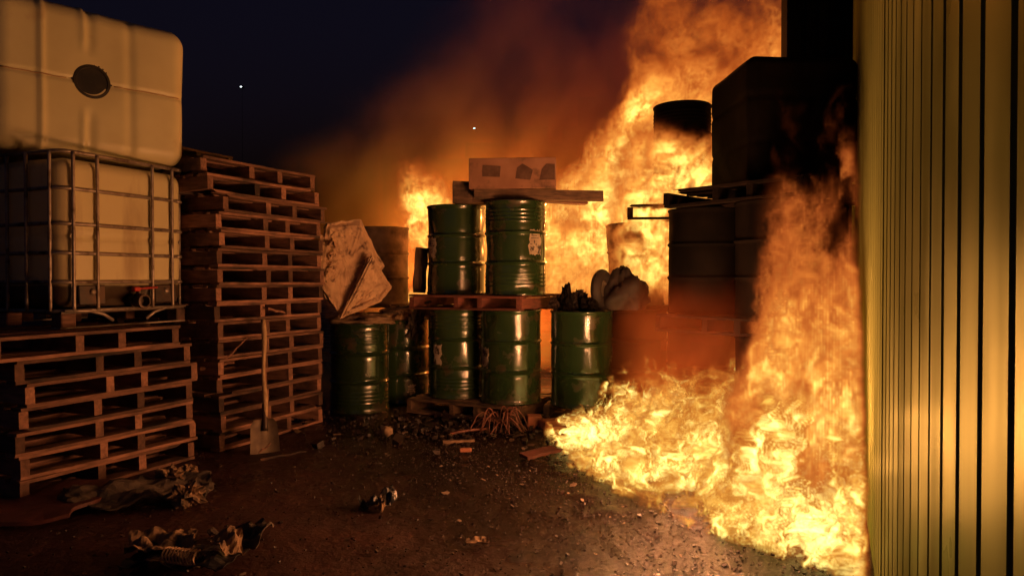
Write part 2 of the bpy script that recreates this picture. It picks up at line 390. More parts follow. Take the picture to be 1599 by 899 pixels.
def build_bare_tank():
    rz = R(48); u = Vector((math.cos(rz), math.sin(rz), 0)); v = Vector((-math.sin(rz), math.cos(rz), 0))
    corner = Vector((-2.44, 5.31, 2.135)); L_, D, H = 1.22, 1.0, 1.01
    c = corner - u*L_/2 + v*D/2
    t = thing('plastic_tank', 'bare yellowed plastic tank with black cap lying on the caged tank', 'tank', c, rz)
    def g(x, c0, w): return math.exp(-((x-c0)/w)**2)
    def disp(p, n):
        if n.y > -.3: return mnoise.noise(p*2.2)*.006
        x, z = p.x, p.z; zc = z
        dz = mnoise.noise(Vector((x*2.3, 4, z*2.3)))*.012 + mnoise.noise(Vector((x*6, 9, z*6)))*.003
        dz += .022*g(x, -.33, .018)                                             # full height ridge
        dz += -.018*g(x, -.045, .03)*min(1, max(0, (abs(zc)-.17)/.1)) + .014*g(x, -.085, .018)*min(1, max(0, (abs(zc)-.17)/.1))   # short flutes over and under the cap
        dz += -.014*g(x, .21, .03)
        dz += -.012*g(z, 0, .014)                                               # seam crease
        dz += -.02*math.exp(-((x+.03)**2 + zc**2)/.16**2)
        dz += .01*math.sin(x*3+1)*math.cos(z*2.6)
        return dz
    mb = MB(); rounded_box(mb, (L_, D, H), .115, (90, 16, 70), disp, Matrix.Translation((0,0,H/2)))
    link('bottle', weld(mb.mesh('bottle', M['plastic'])), t)
    # cap with knurled edge, on the face towards the yard
    cx, cz = -.03, H/2 + .005
    prof = [(.118,0),(.118,.022),(.112,.03),(.098,.031),(.093,.024),(.02,.024),(.0005,.024)]
    mb = MB(); mb.lathe(prof, 48, Matrix.Translation((cx, -D/2+.03, cz)) @ Matrix.Rotation(R(90), 4, 'X'))
    cp = link('cap', mb.mesh('cap', M['cap'], True, 30), t)
    mb = MB()
    for i in range(26):
        a = 2*math.pi*i/26; mb.box((cx+.119*math.cos(a), -D/2+.016, cz+.119*math.sin(a)), (.012,.02,.009), (0,-a,0))
    link('grip_ribs', mb.mesh('grip_ribs', M['cap']), cp)
    rnd = random.Random(3); pts = []
    for k in range(31):
        x = -.55 + k*1.1/30
        if abs(x-cx) < .12:
            if pts and len(pts) > 2:
                mb = MB(); mb.tube(pts, .0045, 6); link('seam', mb.mesh('seam', M['seam'], True), t)
            pts = []; continue
        q = Vector((x, -D/2, 0)); dd = disp(q, Vector((0,-1,0)))
        pts.append((x, -D/2 - dd - .0005, H/2 + rnd.uniform(-.003,.003)))
    mb = MB(); mb.tube(pts, .0045, 6); link('seam', mb.mesh('seam', M['seam'], True), t)
build_bare_tank()

def build_caged_tank():
    rz = R(67.6); L_, D = .98, 1.18; base = .978
    u = Vector((math.cos(rz), math.sin(rz), 0)); v = Vector((-math.sin(rz), math.cos(rz), 0))
    near = Vector((-2.85, 4.45, base)); c = near + u*L_/2 + v*D/2
    t = thing('caged_tank', 'caged bulk container with red valve handle on the short pallet stack', 'tank', c, rz)
    z0, z1 = .13, 1.125
    mat, tt, b, N, Lk = nodes('tank_plastic_with_sludge')
    tc = N('ShaderNodeTexCoord'); sp = N('ShaderNodeSeparateXYZ'); Lk(tc.outputs['Object'], sp.inputs[0])
    n = N('ShaderNodeTexNoise'); n.inputs['Scale'].default_value = 4; n.inputs['Detail'].default_value = 5; Lk(tc.outputs['Object'], n.inputs['Vector'])
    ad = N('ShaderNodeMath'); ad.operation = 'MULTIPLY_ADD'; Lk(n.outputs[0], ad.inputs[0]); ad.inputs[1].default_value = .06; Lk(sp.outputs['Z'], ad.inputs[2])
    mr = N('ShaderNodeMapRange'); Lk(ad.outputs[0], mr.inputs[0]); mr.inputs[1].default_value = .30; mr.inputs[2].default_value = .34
    n2 = N('ShaderNodeTexNoise'); n2.inputs['Scale'].default_value = 2.2; n2.inputs['Detail'].default_value = 6
    mp = N('ShaderNodeMapping'); mp.inputs['Scale'].default_value = (2.5, 2.5, .5); Lk(tc.outputs['Object'], mp.inputs[0]); Lk(mp.outputs[0], n2.inputs['Vector'])
    mr2 = N('ShaderNodeMapRange'); Lk(n2.outputs[0], mr2.inputs[0]); mr2.inputs[1].default_value = .52; mr2.inputs[2].default_value = .85
    m1 = N('ShaderNodeMix'); m1.data_type = 'RGBA'; m1.inputs['A'].default_value = (.78,.69,.38,1); m1.inputs['B'].default_value = (.36,.22,.12,1); Lk(mr2.outputs[0], m1.inputs['Factor'])
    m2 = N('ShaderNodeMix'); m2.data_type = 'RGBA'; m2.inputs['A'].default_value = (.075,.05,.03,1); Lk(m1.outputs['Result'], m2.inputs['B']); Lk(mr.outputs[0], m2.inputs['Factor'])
    Lk(m2.outputs['Result'], b.inputs['Base Color']); b.inputs['Roughness'].default_value = .38
    tl = N('ShaderNodeBsdfTranslucent'); Lk(m2.outputs['Result'], tl.inputs[0]); ms = N('ShaderNodeMixShader'); ms.inputs[0].default_value = .25
    Lk(b.outputs[0], ms.inputs[1]); Lk(tl.outputs[0], ms.inputs[2]); Lk(ms.outputs[0], tt.nodes['Material Output'].inputs['Surface'])
    def disp(p, nn):
        dz = mnoise.noise(p*2.4)*.008
        if abs(nn.z) < .5: dz += .006*math.sin(p.z*28)*0 - .012*max(0, 1-abs(p.z+.02)/.02)
        if nn.y < -.5: dz += -.05*math.exp(-((p.x/.17)**4) - ((p.z+.5)/.13)**4)   # valve pocket
        return dz
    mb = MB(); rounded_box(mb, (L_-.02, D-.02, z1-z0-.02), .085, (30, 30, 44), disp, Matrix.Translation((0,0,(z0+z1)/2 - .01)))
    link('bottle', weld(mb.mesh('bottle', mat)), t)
    hx, hy = L_/2, D/2; r = .0125
    def ring(z, rad):
        k = .09; pts = []
        for cx, cy, a0 in ((hx-k, -hy+k, -90), (hx-k, hy-k, 0), (-hx+k, hy-k, 90), (-hx+k, -hy+k, 180)):
            for j in range(6):
                a = R(a0 + j*18); pts.append((cx + k*math.cos(a), cy + k*math.sin(a), z))
        pts.append(pts[0]); mb = MB(); mb.tube(pts, rad, 8); return mb.mesh('cage_bar', M['steel'], True)
    for z in (.115, .30, .487, .675, .90, 1.135):
        link('cage_bar', ring(z, r if z < 1.1 else .013), t)
    def up(x, y):
        # squeezed where it crosses the rings
        ox = -1 if False else 0
        pts = []; zz = [.115 + i*(1.02/34) for i in range(35)]
        off = .012
        for z in zz:
            pts.append((x, y, z))
        mb = MB()
        def rr(uq):
            z = .115 + uq*1.02
            return .0115 - .004*max(0, 1 - min(abs(z-q) for q in (.30,.487,.675,.90))/.03)
        mb.tube(pts, rr, 8); return mb.mesh('cage_upright', M['steel'], True)
    for f in (.08, .25, .685, .86):
        link('cage_upright', up(-hx + f*L_, -hy-.012), t); link('cage_upright', up(-hx + f*L_, hy+.012), t)
    for f in (.07, .26, .42, .58, .74, .93):
        link('cage_upright', up(-hx-.012, -hy + f*D), t); link('cage_upright', up(hx+.012, -hy + f*D), t)
    # steel and wood foot
    mb = MB(); mb.box((0,0,.105), (L_-.02, D-.02, .014)); link('floor_plate', mb.mesh('floor_plate', M['iron']), t)
    for x, w in ((-hx+.06, .10), (0, .09), (hx-.04, .08)):
        for y in (-hy+.06, 0, hy-.06):
            if x == 0 and y < 0: continue
            mb = MB(); mb.box((0,0,0), (w, .10, .088), bev=.006); link('foot_block', mb.mesh('foot_block', M['wood']), t, (x, y, .054))
    mb = MB(); mb.box((0, -hy+.055, .006), (L_, .09, .012), bev=.003); mb.box((0, hy-.055, .006), (L_, .09, .012), bev=.003)
    link('skid', mb.mesh('skid', M['steel']), t)
    # folded apron either side of the outlet
    for s in (-1, 1):
        mb = MB(); pts = [(s*hx*.96, -hy-.004, .118), (s*.30, -hy-.004, .112), (s*.20, -hy-.004, .085), (s*.13, -hy-.004, .04)]
        mb.tube(pts, .012, 6); link('apron_rail', mb.mesh('apron_rail', M['steel'], True), t)
    for x in (-.28, .30):
        mb = MB(); mb.box((0,0,0), (.19, .012, .13), bev=.006); o = link('corner_plate', mb.mesh('corner_plate', M['iron']), t, (x, -hy-.002, .215), (R(-4),0,0))
        mb = MB(); mb.lathe([(.0005,.016),(.012,.014),(.02,.008),(.022,0)], 14, Matrix.Rotation(R(90),4,'X')); link('bolt', mb.mesh('bolt', M['steel'], True), o, (0,-.007,.02))
    # valve
    vx = .05
    mb = MB(); mb.lathe([(.045,0),(.045,.06),(.052,.062),(.052,.075),(.04,.077),(.04,.12),(.05,.122),(.05,.15),(.036,.152),(.034,.10),(.0005,.10)], 28,
                        Matrix.Translation((vx, -hy+.06, .165)) @ Matrix.Rotation(R(90),4,'X'))
    vb = link('valve', mb.mesh('valve', M['iron'], True, 35), t)
    mb = MB(); mb.lathe([(.018,0),(.018,.05),(.0005,.05)], 16, Matrix.Translation((vx, -hy-.03, .2))); link('valve_stem', mb.mesh('valve_stem', M['iron'], True, 35), vb)
    mb = MB(); mb.box((vx+.07, -hy-.03, .256), (.17,.022,.014), (0,R(-3),0), .004); mb.box((vx-.02, -hy-.03, .25), (.05,.04,.03), bev=.005); link('valve_handle', mb.mesh('valve_handle', M['red']), vb)
build_caged_tank()

# ------------------------------------------------------------------ drums
DH = .87
def drum_profile(beads):
    p = [(.0005,.012),(.272,.012),(.276,.0),(.286,.0),(.292,.006),(.292,.016),(.284,.026),(.2845,.05)]
    def body(z): return .2845
    zs = []
    hoops = (.30, .575)
    z = .05
    fine = []
    if beads: fine = [.095,.13,.165,.20,.68,.715,.75,.785]
    while z < DH-.05:
        r = .2845
        for h in hoops: r += .0125*math.exp(-((z-h)/.0105)**2) - .003*math.exp(-((abs(z-h)-.026)/.01)**2)
        for h in fine: r += .0045*math.exp(-((z-h)/.009)**2)
        zs.append((r, z)); 
        near = min([abs(z-h) for h in hoops] + [abs(z-h) for h in fine] + [9])
        z += .005 if near < .03 else .02
    p += zs + [(.2845,DH-.05),(.284,DH-.026),(.292,DH-.016),(.292,DH-.005),(.287,DH),(.279,DH),(.275,DH-.006),(.274,DH-.018)]
    return p
def drum_meshes(mat):
    out = {}
    for key, beads in (('plain', False), ('beaded', True)):
        out[key] = []
        for var in range(5):
            mb = MB(); mb.lathe(drum_profile(beads), 64); rnd = random.Random(var*7 + beads)
            dents = [(rnd.uniform(0, 6.28), rnd.uniform(.1,.8), rnd.uniform(.05,.13), rnd.uniform(.006,.02)) for _ in range(5)]
            for v in mb.v:
                if v.x*v.x + v.y*v.y < .06: continue
                a = math.atan2(v.y, v.x); k = mnoise.noise(Vector((v.x*5, v.y*5, v.z*4 + var*9)))*.0035
                for da, dz, ds, dd in dents:
                    w = (a-da+math.pi) % (2*math.pi) - math.pi
                    k -= dd*math.exp(-((w*.285)**2 + (v.z-dz)**2)/ds**2)
                f = 1 + k/.285; v.x *= f; v.y *= f
            out[key].append(mb.mesh('shell', mat, True, 50))
    mb = MB(); mb.lathe([(.275,DH-.02),(.25,DH-.018),(.245,DH-.013),(.20,DH-.013),(.0005,DH-.012)], 48); out['lid'] = mb.mesh('lid', mat, True, 50)
    return out
DM = {k: drum_meshes(M[k]) for k in ('green', 'soot', 'scorch')}
mb = MB(); mb.lathe([(.036,0),(.036,.012),(.03,.016),(.022,.016),(.02,.01),(.0005,.01)], 20); BUNG = mb.mesh('bung', M['iron'], True, 40)
def label_patch(a0, a1, z0, z1, seed, r=.2865, mat='label', rag=.012):
    rnd = random.Random(seed); n, m = 10, 8; vs = []; fs = []
    top = [rnd.uniform(-rag, rag) for _ in range(n+1)]; bot = [rnd.uniform(-rag, rag) for _ in range(n+1)]
    lft = [rnd.uniform(-rag, rag)/r for _ in range(m+1)]; rgt = [rnd.uniform(-rag, rag)/r for _ in range(m+1)]
    for j in range(m+1):
        for i in range(n+1):
            u, w = i/n, j/m
            a = (a0+lft[j])*(1-u) + (a1+rgt[j])*u; z = (z0+bot[i])*(1-w) + (z1+top[i])*w
            vs.append((r*math.cos(a), r*math.sin(a), z))
    for j in range(m):
        for i in range(n): fs.append((j*(n+1)+i, j*(n+1)+i+1, (j+1)*(n+1)+i+1, (j+1)*(n+1)+i))
    mb = MB(); mb.add(vs, fs); return mb.mesh('label', M[mat], True)
def drum(label, x, y, z, mat='green', style='plain', rz=0., labels=(), tilt=(0,0), group='steel drums'):
    t = thing('drum', label, 'drum', (x, y, z), rot=(tilt[0], tilt[1], rz), group=group)
    link('shell', DM[mat][style][int(abs(x*37 + y*11 + z*5)) % 5], t)
    ld = link('lid', DM[mat]['lid'], t)
    link('bung', BUNG, ld, (.20, 0, DH-.013)); link('bung', BUNG, ld, (-.19, 0, DH-.013), scale=(.6,.6,.9))
    view = math.atan2(-y, -x) - rz        # direction of the yard in the drum's own frame
    for k, (da, wa, z0, z1) in enumerate(labels):
        a = view + da; lb = link('label', label_patch(a-wa, a+wa, z0, z1, k+int(abs(x*100))), t)
        for q in range(3):
            zz = z1 - .03 - q*.022
            if zz - .008 < z0: break
            link('print_line', label_patch(a-wa*.7, a+wa*(.6-.3*(q % 2)), zz-.006, zz, q, r=.2875, mat='print', rag=.001), lb)
    return t
# lower row, left to right
drum('green ribbed drum with a sack on top, beside the tall pallet stack', -1.51, 7.0, 0, 'green', 'beaded', .3)
drum('dim green drum heaped with torn scraps, second in the lower row', -1.18, 7.55, 0, 'green', 'plain', 1.1, [(.35,.14,.10,.20)])
drum('green ribbed drum with small label, on ground pallet under the upper left drum', -.545, 7.04, .139, 'green', 'beaded', .5, [(-.75,.17,.33,.52)])
drum('green smooth drum on the ground pallet under the ribbed upper drum', -.01, 6.72, .139, 'green', 'plain', 2., [(-1.02,.22,.34,.52)])
drum('green drum half lost in haze at the tip of the ground fire', .645, 6.52, .139, 'green', 'plain', 2.6)
drum('smoke covered dark drum between the hazy green drum and the fire', 1.2, 6.78, .139, 'soot', 'plain', 1.)
drum('dark drum on the ground wrapped in flame under the wide black drum', 1.6, 5.95, 0, 'soot', 'plain', 1.)
drum('dark drum on the ground hidden deepest in the floor fire', 1.98, 5.30, 0, 'soot', 'plain', .4)
drum('dark drum on the ground in the corner by the clad wall', 2.42, 5.75, 0, 'soot', 'plain', .4)
# second level
UZ = .139 + DH + .139
drum('green drum with torn label on its left, upper left of the pair', -.56, 7.06, UZ, 'green', 'plain', 1.7, [(-.95,.22,.36,.55)])
drum('green ribbed drum with white pictogram label, under the carton', .035, 6.66, UZ, 'green', 'beaded', .2, [(.68,.24,.37,.60)])
drum('wide black drum silhouette left of the tall flame column', 1.61, 5.94, DH+.139, 'soot', 'plain', .7)
drum('black drum partly behind the tall flame column', 1.98, 5.32, DH+.139, 'soot', 'plain', .7)
drum('black drum in the upper corner against the end wall', 2.43, 5.75, DH+.139, 'soot', 'plain', .1)
# third level
drum('lone sooty drum standing high with flames around its lower half', 1.72, 7.14, 2*(DH+.139)+.145, 'soot', 'beaded', .3)
# behind
drum('scorched tan drum on the upper level behind the crushed boards', -1.47, 8.05, DH+.139, 'scorch', 'plain', .2)
drum('scorched drum on the ground behind the crushed boards', -1.47, 8.05, 0, 'scorch', 'plain', .2)
drum('short scorched drum in firelight behind the scrap heaped drum', -1.0, 8.35, .139, 'scorch', 'plain', .2)
drum('tilting scorched drum glowing inside the rear fire', 1.32, 7.46, DH+.145, 'scorch', 'plain', .2, tilt=(.0,-.05))
drum('dark drum on the ground under the tilting scorched drum', 1.32, 7.46, 0, 'soot', 'plain', .2)
drum('dark upper drum under the lone high drum', 1.95, 7.2, DH+.139, 'soot', 'plain', .2)
drum('dark ground drum at the very back under the lone high drum', 1.95, 7.2, 0, 'soot', 'plain', .2)
def build_black_tank():
    t = thing('black_tank', 'huge sooty black tank looming on the drums beside the end wall', 'tank', (2.17, 5.72, 2*(DH+.139)), R(4))
    def disp(p, n):
        k = mnoise.noise(p*2)*.008
        if abs(n.z) < .4: k += -.012*max(0, 1 - abs(abs(p.z) - .17)/.03)
        return k
    mb = MB(); rounded_box(mb, (.86,.86,.95), .07, (24,24,40), disp, Matrix.Translation((0,0,.478))); link('bottle', weld(mb.mesh('bottle', M['soot'])), t)
    mb = MB(); mb.lathe([(.11,0),(.11,.03),(.1,.036),(.0005,.036)], 28, Matrix.Translation((0,0,.945))); link('cap', mb.mesh('cap', M['soot'], True, 35), t)
build_black_tank()
# pallets carrying drums
pallet('pallet on the ground under the pair of green drums', (-.27, 7.02, 0), R(-28), 'dark', 41)
pallet('pallet on the ground under the hazy green drum', (.98, 6.85, 0), R(-12), 'dark', 42)
pallet('reddish pallet between the two layers of green drums', (-.24, 6.98, .139+DH), R(-26), 'red', 43)
pallet('charred pallet between the black drums, lower layer', (1.95, 5.7, DH), R(-50), 'char', 44)
pallet('charred pallet between the black drums, upper layer', (2.0, 5.62, 2*DH+.139), R(-50), 'char', 45)
pallet('burning pallet under the lone high drum', (1.80, 7.36, 2*DH+.139+.008), R(-8), 'char', 46)
pallet('charred pallet under the tilting scorched drum', (1.6, 7.35, DH), R(-8), 'char', 47)
pallet('scorched pallet under the tan drum at the back', (-1.35, 8.2, DH), R(10), 'dark', 48)

# ------------------------------------------------------------------ things on and around the drums
def crumple(name, mat, size, seed, amp=.35, f=2.2, n=20, flat=False, sharp=True):
    """crumpled closed body: a subdivided sphere pushed about by ridged noise"""
    mb = MB(); vs = []; fs = []; off = Vector((seed*3.1, seed*1.7, seed*5.3)); nu, nv = n*2, n
    for j in range(nv+1):
        for i in range(nu):
            th = math.pi*j/nv; ph = 2*math.pi*i/nu
            p = Vector((math.sin(th)*math.cos(ph), math.sin(th)*math.sin(ph), math.cos(th)))
            k = 1 + amp*(mnoise.fractal(p*f + off, .8, 2.1, 4)) - amp*.5*abs(mnoise.noise(p*f*2.3 + off))
            q = p*k
            if flat: q.z = max(q.z, -.25)
            vs.append((q.x*size[0], q.y*size[1], q.z*size[2]))
    for j in range(nv):
        for i in range(nu):
            a = (i+1) % nu; fs.append((j*nu+i, (j+1)*nu+i, (j+1)*nu+a, j*nu+a))
    mb.add(vs, fs); return mb.mesh(name, mat, not sharp)
def sheet(name, mat, w, d, seed, amp=.05, f=3., n=18, th=.004, curl=0.):
    """crumpled sheet with torn outline and thickness"""
    rnd = random.Random(seed); off = Vector((seed*2.3, seed*4.1, 0)); vs = []; fs = []
    for side in (0, 1):
        for j in range(n+1):
            for i in range(n+1):
                u, v = i/n*2-1, j/n*2-1
                a = math.atan2(v, u); rr = math.hypot(u, v)
                k = 1/max(abs(math.cos(a)), abs(math.sin(a))) if rr else 1
                edge = 1 - .25*(.5+.5*mnoise.noise(Vector((math.cos(a)*2.2, math.sin(a)*2.2, seed)))) - .12*(k-1)
                x, y = u*w/2*edge, v*d/2*edge
                z = amp*(mnoise.fractal(Vector((x*f, y*f, 0)) + off, .9, 2.2, 4)) + amp*.8*abs(mnoise.noise(Vector((x*f*2, y*f*2, 2)) + off)) + curl*rr*rr
                vs.append((x, y, z - side*th))
    m = (n+1)**2
    for j in range(n):
        for i in range(n):
            q = (j*(n+1)+i, j*(n+1)+i+1, (j+1)*(n+1)+i+1, (j+1)*(n+1)+i); fs.append(q); fs.append(tuple(m+k for k in reversed(q)))
    rim = [i for i in range(n+1)] + [(j+1)*(n+1)-1 for j in range(1, n+1)] + [n*(n+1)+i for i in range(n-1,-1,-1)] + [j*(n+1) for j in range(n-1,0,-1)]
    for k in range(len(rim)):
        a, b = rim[k], rim[(k+1) % len(rim)]; fs.append((b, a, m+a, m+b))
    mb = MB(); mb.add(vs, fs); return mb.mesh(name, mat)
def one(name, me, label, cat, loc, rot=(0,0,0), group=None):
    return tag(link(name, me, None, loc, rot), label, cat, group)

# carton and planks on the upper drums
zt = UZ + DH
def beam(label, c, d, rot, mat, seed):
    me = plank_mesh('timber', d[0], d[1], d[2], seed, M[mat], broken=.2)
    return one('timber', me, label, 'timber', c, rot, 'timbers under the carton')
beam('long dark timber jutting right from under the carton', (.25, 6.52, zt+.055), (1.2,.11,.09), (0,R(1.5),R(-4)), 'wood_dark', 71)
beam('short timber end poking out left under the carton', (-.28, 6.86, zt+.045), (.42,.12,.08), (0,0,R(20)), 'wood_dark', 72)
beam('thin pale board under the carton, sticking out right', (.42, 6.8, zt+.03), (.62,.14,.03), (0,R(3),R(8)), 'wood', 73)
def build_carton():
    t = thing('carton', 'long brown carton with faded printed marks on top of the drums', 'carton', (.015, 6.66, zt+.108), R(-4))
    mb = MB(); mb.box((0,0,.14), (.80,.40,.28), bev=.004); link('box', mb.mesh('box', M['carton']), t)
    mb = MB(); mb.box((0,0,.2825), (.80,.05,.003)); link('tape', mb.mesh('tape', M['foam']), t)
    import bmesh
    def blob(cx, cz, w, h, pts):
        mb = MB(); n = len(pts); vs = [(cx + px*w, -.203, cz + pz*h) for px, pz in pts] + [(cx + px*w, -.2, cz + pz*h) for px, pz in pts]
        mb.add(vs, [tuple(range(n))] + [(i, n+i, n+(i+1) % n, (i+1) % n) for i in range(n)]); link('printed_mark', mb.mesh('printed_mark', M['cartonprint']), t)
    blob(-.19, .16, .085, .055, [(-1,-.9),(.9,-1),(1,.8),(-.95,1)])
    blob(.11, .15, .08, .075, [(-1,-.8),(.7,-1),(1,.2),(.45,.6),(-.2,1),(-.8,.5)])
    blob(.32, .15, .07, .075, [(-1,-1),(1,-1),(1,.9),(-.1,.95),(-.7,.3)])
build_carton()
one('timber', plank_mesh('timber', .3, .16, .2, 79, M['wood_dark']), 'squat block beside the left end of the carton', 'timber', (-.42, 6.74, zt+.105), (0,0,R(5)))

# crushed laminated boards next to the tall pallet stack
def slab(poly, th, layers, nrm, name, parent, mat):
    nrm = Vector(nrm).normalized(); rnd = random.Random(len(poly))
    for k in range(layers):
        mb = MB(); off = nrm*(k*th/layers); t1 = nrm*(th/layers*.55)
        P = [Vector(p) + off + Vector((rnd.uniform(-.012,.012), 0, rnd.uniform(-.012,.012))) for p in poly]; n = len(P)
        c = sum(P, Vector())/n
        # ring grid so the face can buckle
        rings = [1, .94, .86, .76, .64, .52, .4, .28, .15]; E = 14; vs = []; fs = []; m = n*E
        for s_ in (0, 1):
            for rr in rings:
                for i in range(m):
                    a = P[i//E]; b = P[(i//E+1) % n]; q = a.lerp(b, (i % E)/E); q = c + (q-c)*(rr + (.05*mnoise.noise(q*14 + Vector((k,3,0))) if rr > .9 else 0))
                    q = q + nrm*(mnoise.noise(q*5 + Vector((k,0,0)))*.03 + mnoise.fractal(q*16 + Vector((0,k,0)), .8, 2., 3)*.016 + (.02 if .7 < rr < .9 else 0)) + (t1 if s_ else Vector())
                    vs.append(q)
        K = len(rings)
        for s_ in (0, 1):
            b0 = s_*K*m
            for r_ in range(K-1):
                for i in range(m):
                    j = (i+1) % m; q = (b0+r_*m+i, b0+r_*m+j, b0+r_*m+m+j, b0+r_*m+m+i); fs.append(q if s_ else q[::-1])
            fs.append(tuple(b0+(K-1)*m+i for i in range(m)))
        for i in range(m):
            j = (i+1) % m; fs.append((i, j, K*m+j, K*m+i))
        mb.add(vs, fs); link(name, mb.mesh(name, mat), parent)
def build_boards():
    rndb = random.Random(77)
    t = thing('crushed_boards', 'two crushed cream boards propped between pallet stack and scorched drum', 'boards')
    slab([(-1.565,7.12,1.885),(-1.34,7.16,1.42),(-1.67,6.84,.93),(-1.89,6.74,1.26),(-1.83,6.9,1.83)], .09, 3, (.55,-.8,.15), 'board_sheet', t, M['foam'])
    slab([(-1.41,6.93,1.53),(-1.235,7.06,1.20),(-1.32,6.97,1.07),(-1.66,6.72,.92)], .07, 4, (.55,-.8,.2), 'board_sheet', t, M['foam'])
    for k in range(26):
        p = Vector((-1.84 + rndb.random()*.16, 6.78 - rndb.random()*.06, 1.25 + rndb.random()*.5))
        link('torn_flake', sheet('torn_flake', M['foam'], rndb.uniform(.05,.12), rndb.uniform(.04,.08), 200+k, .03, 12., 5, .003), t, p, (rndb.uniform(.6,2.2), rndb.uniform(-.6,.6), rndb.uniform(0,6)))
    mb = MB(); pts = [(-1.87 + i*.035, 7.0, 1.80 + .05*math.sin(i*1.1)) for i in range(8)]; mb.tube(pts, .006, 6); link('bent_strap', mb.mesh('bent_strap', M['paper'], True), t)
build_boards()
one('sack', crumple('sack', M['sack'], (.30,.24,.075), 11, .45, 2.0, 22, True, False), 'slumped woven sack draped over the leftmost green drum', 'sack', (-1.47, 6.93, DH+.015), (0,0,.2))
one('sack', crumple('sack', M['sackdark'], (.23,.2,.28), 12, .35, 1.5, 22, True, False), 'black slumped sack standing on the hazy drums against the fire', 'sack', (1.05, 6.55, .139+DH+.075), (0,0,.2))
for k, (x, y, z, s, lab) in enumerate([(-1.15,7.42,DH+.03,(.2,.18,.09),'torn scraps heaped on the dim second drum'), (-1.0,7.3,DH-.05,(.10,.06,.14),'torn rag hanging off the dim second drum'),
                                   ]):
    one('scrap', crumple('scrap', M['paper' if k == 0 else 'rag'], s, 20+k, .7, 2.4, 16), lab, 'scrap', (x,y,z), (.2,.1,k))
def build_wheel():
    t = thing('burnt_wheel', 'scorched wheel rim standing on edge beside the black sack', 'wheel', (.83, 6.5, .139+DH+.005), rot=(0,0,R(58)))
    Mx = Matrix.Translation((0,0,.19)) @ Matrix.Rotation(R(90),4,'X')
    prof = [(.13 + .055*math.cos(a), .05*math.sin(a)) for a in [2*math.pi*i/14 for i in range(15)]]
    mb = MB(); mb.lathe(prof, 40, Mx); link('tyre', mb.mesh('tyre', M['sackdark'], True), t)
    mb = MB(); mb.lathe([(.0005,.01),(.05,.015),(.06,.03),(.1,.01),(.115,.03),(.12,-.03),(.06,-.02),(.0005,-.02)], 32, Mx); link('rim', mb.mesh('rim', M['scorch'], True, 40), t)
build_wheel()
for k, (x, y, z, s) in enumerate([(.50,6.42,.139+DH+.09,(.06,.08,.14)), (.62,6.6,.139+DH+.07,(.10,.1,.12)), (.72,6.42,.139+DH+.05,(.09,.08,.09)), (.43,6.5,.139+DH+.05,(.08,.07,.07))]):
    one('charred_scrap', crumple('charred_scrap', M['char' if k % 2 == 0 else 'sackdark'], s, 30+k, .6, 2.2, 14),
        ['upright charred scrap right of the pictogram drum', 'charred lump behind the upright scrap', 'charred lump against the scorched wheel', 'low charred lump touching the pictogram drum'][k], 'scrap', (x,y,z), (0,.1*k,k), 'charred scraps on the hazy green drum')
one('leaning_board', plank_mesh('leaning_board', .46, .13, .02, 91, M['wood_dark']), 'dark narrow board leaning against the upper left green drum', 'board', (-.92, 7.1, UZ+.235), (R(90), R(-86), R(20)))
one('iron_bar', MB().tube([(-1.25,6.85,.98),(-1.0,6.92,1.03),(-.8,6.98,1.075)], .012, 8).mesh('iron_bar', M['iron'], True), 'dark iron bar bridging from the sack to the pallet', 'bar', (0,0,0))

# ------------------------------------------------------------------ shovel, sticks
def build_shovel():
    b = Vector((-1.84, 5.24, .0)); top = Vector((-1.95, 5.52, .98))
    t = thing('shovel', 'square mouthed shovel with wooden handle leaning on the tall stack', 'shovel', b)
    d = (top-b)
    pts = [d*(.22 + .78*k/14) + Vector((.006*math.sin(k*.7), 0, 0)) for k in range(15)]
    mb = MB(); mb.tube(pts, lambda q: .017 + .003*math.sin(q*9), 10); link('handle', mb.mesh('handle', M['handle'], True), t)
    q = d.to_track_quat('Z', 'Y').to_matrix().to_4x4()
    n = 12; vs = []; fs = []
    for s in (0, 1):
        for j in range(n+1):
            for i in range(n+1):
                u, w = i/n*2-1, j/n
                half = .108*(1 - .12*w) if w < .85 else .108*(.88 - (w-.85)*1.6)
                z = w*.25; y = -.03*(1-u*u) + .02*w + .012*(1-abs(u))**3*w
                vs.append((u*half, y + s*.004, z - .004*math.cos(u*3)*(1-w)))
    m = (n+1)**2
    for j in range(n):
        for i in range(n):
            a = (j*(n+1)+i, j*(n+1)+i+1, (j+1)*(n+1)+i+1, (j+1)*(n+1)+i); fs.append(a); fs.append(tuple(m+k for k in a[::-1]))
    rim = list(range(n+1)) + [(j+1)*(n+1)-1 for j in range(1,n+1)] + [n*(n+1)+i for i in range(n-1,-1,-1)] + [j*(n+1) for j in range(n-1,0,-1)]
    for k in range(len(rim)):
        a, c = rim[k], rim[(k+1) % len(rim)]; fs.append((c, a, m+a, m+c))
    mb = MB(); mb.add(vs, fs, Matrix.Rotation(R(10), 4, 'Z') @ q); bl = link('blade', mb.mesh('blade', M['blade'], True, 40), t)
    mb = MB(); mb.tube([d*.16, d*.20, d*.30, d*.36], lambda q_: .024 - .005*q_, 10); link('socket', mb.mesh('socket', M['iron'], True), t)
build_shovel()
def stick(label, a, b, r, seed, mat='wood', cat='stick', group='loose sticks'):
    rnd = random.Random(seed); a, b = Vector(a), Vector(b); pts = []
    for k in range(7):
        pts.append((b-a)*(k/6) + Vector((rnd.uniform(-r,r), rnd.uniform(-r,r), rnd.uniform(-r,r)))*.6)
    mb = MB(); mb.tube(pts, lambda q: r*(1-.35*q), 6); return tag(link('stick', mb.mesh('stick', M[mat], False), None, a), label, cat, group)
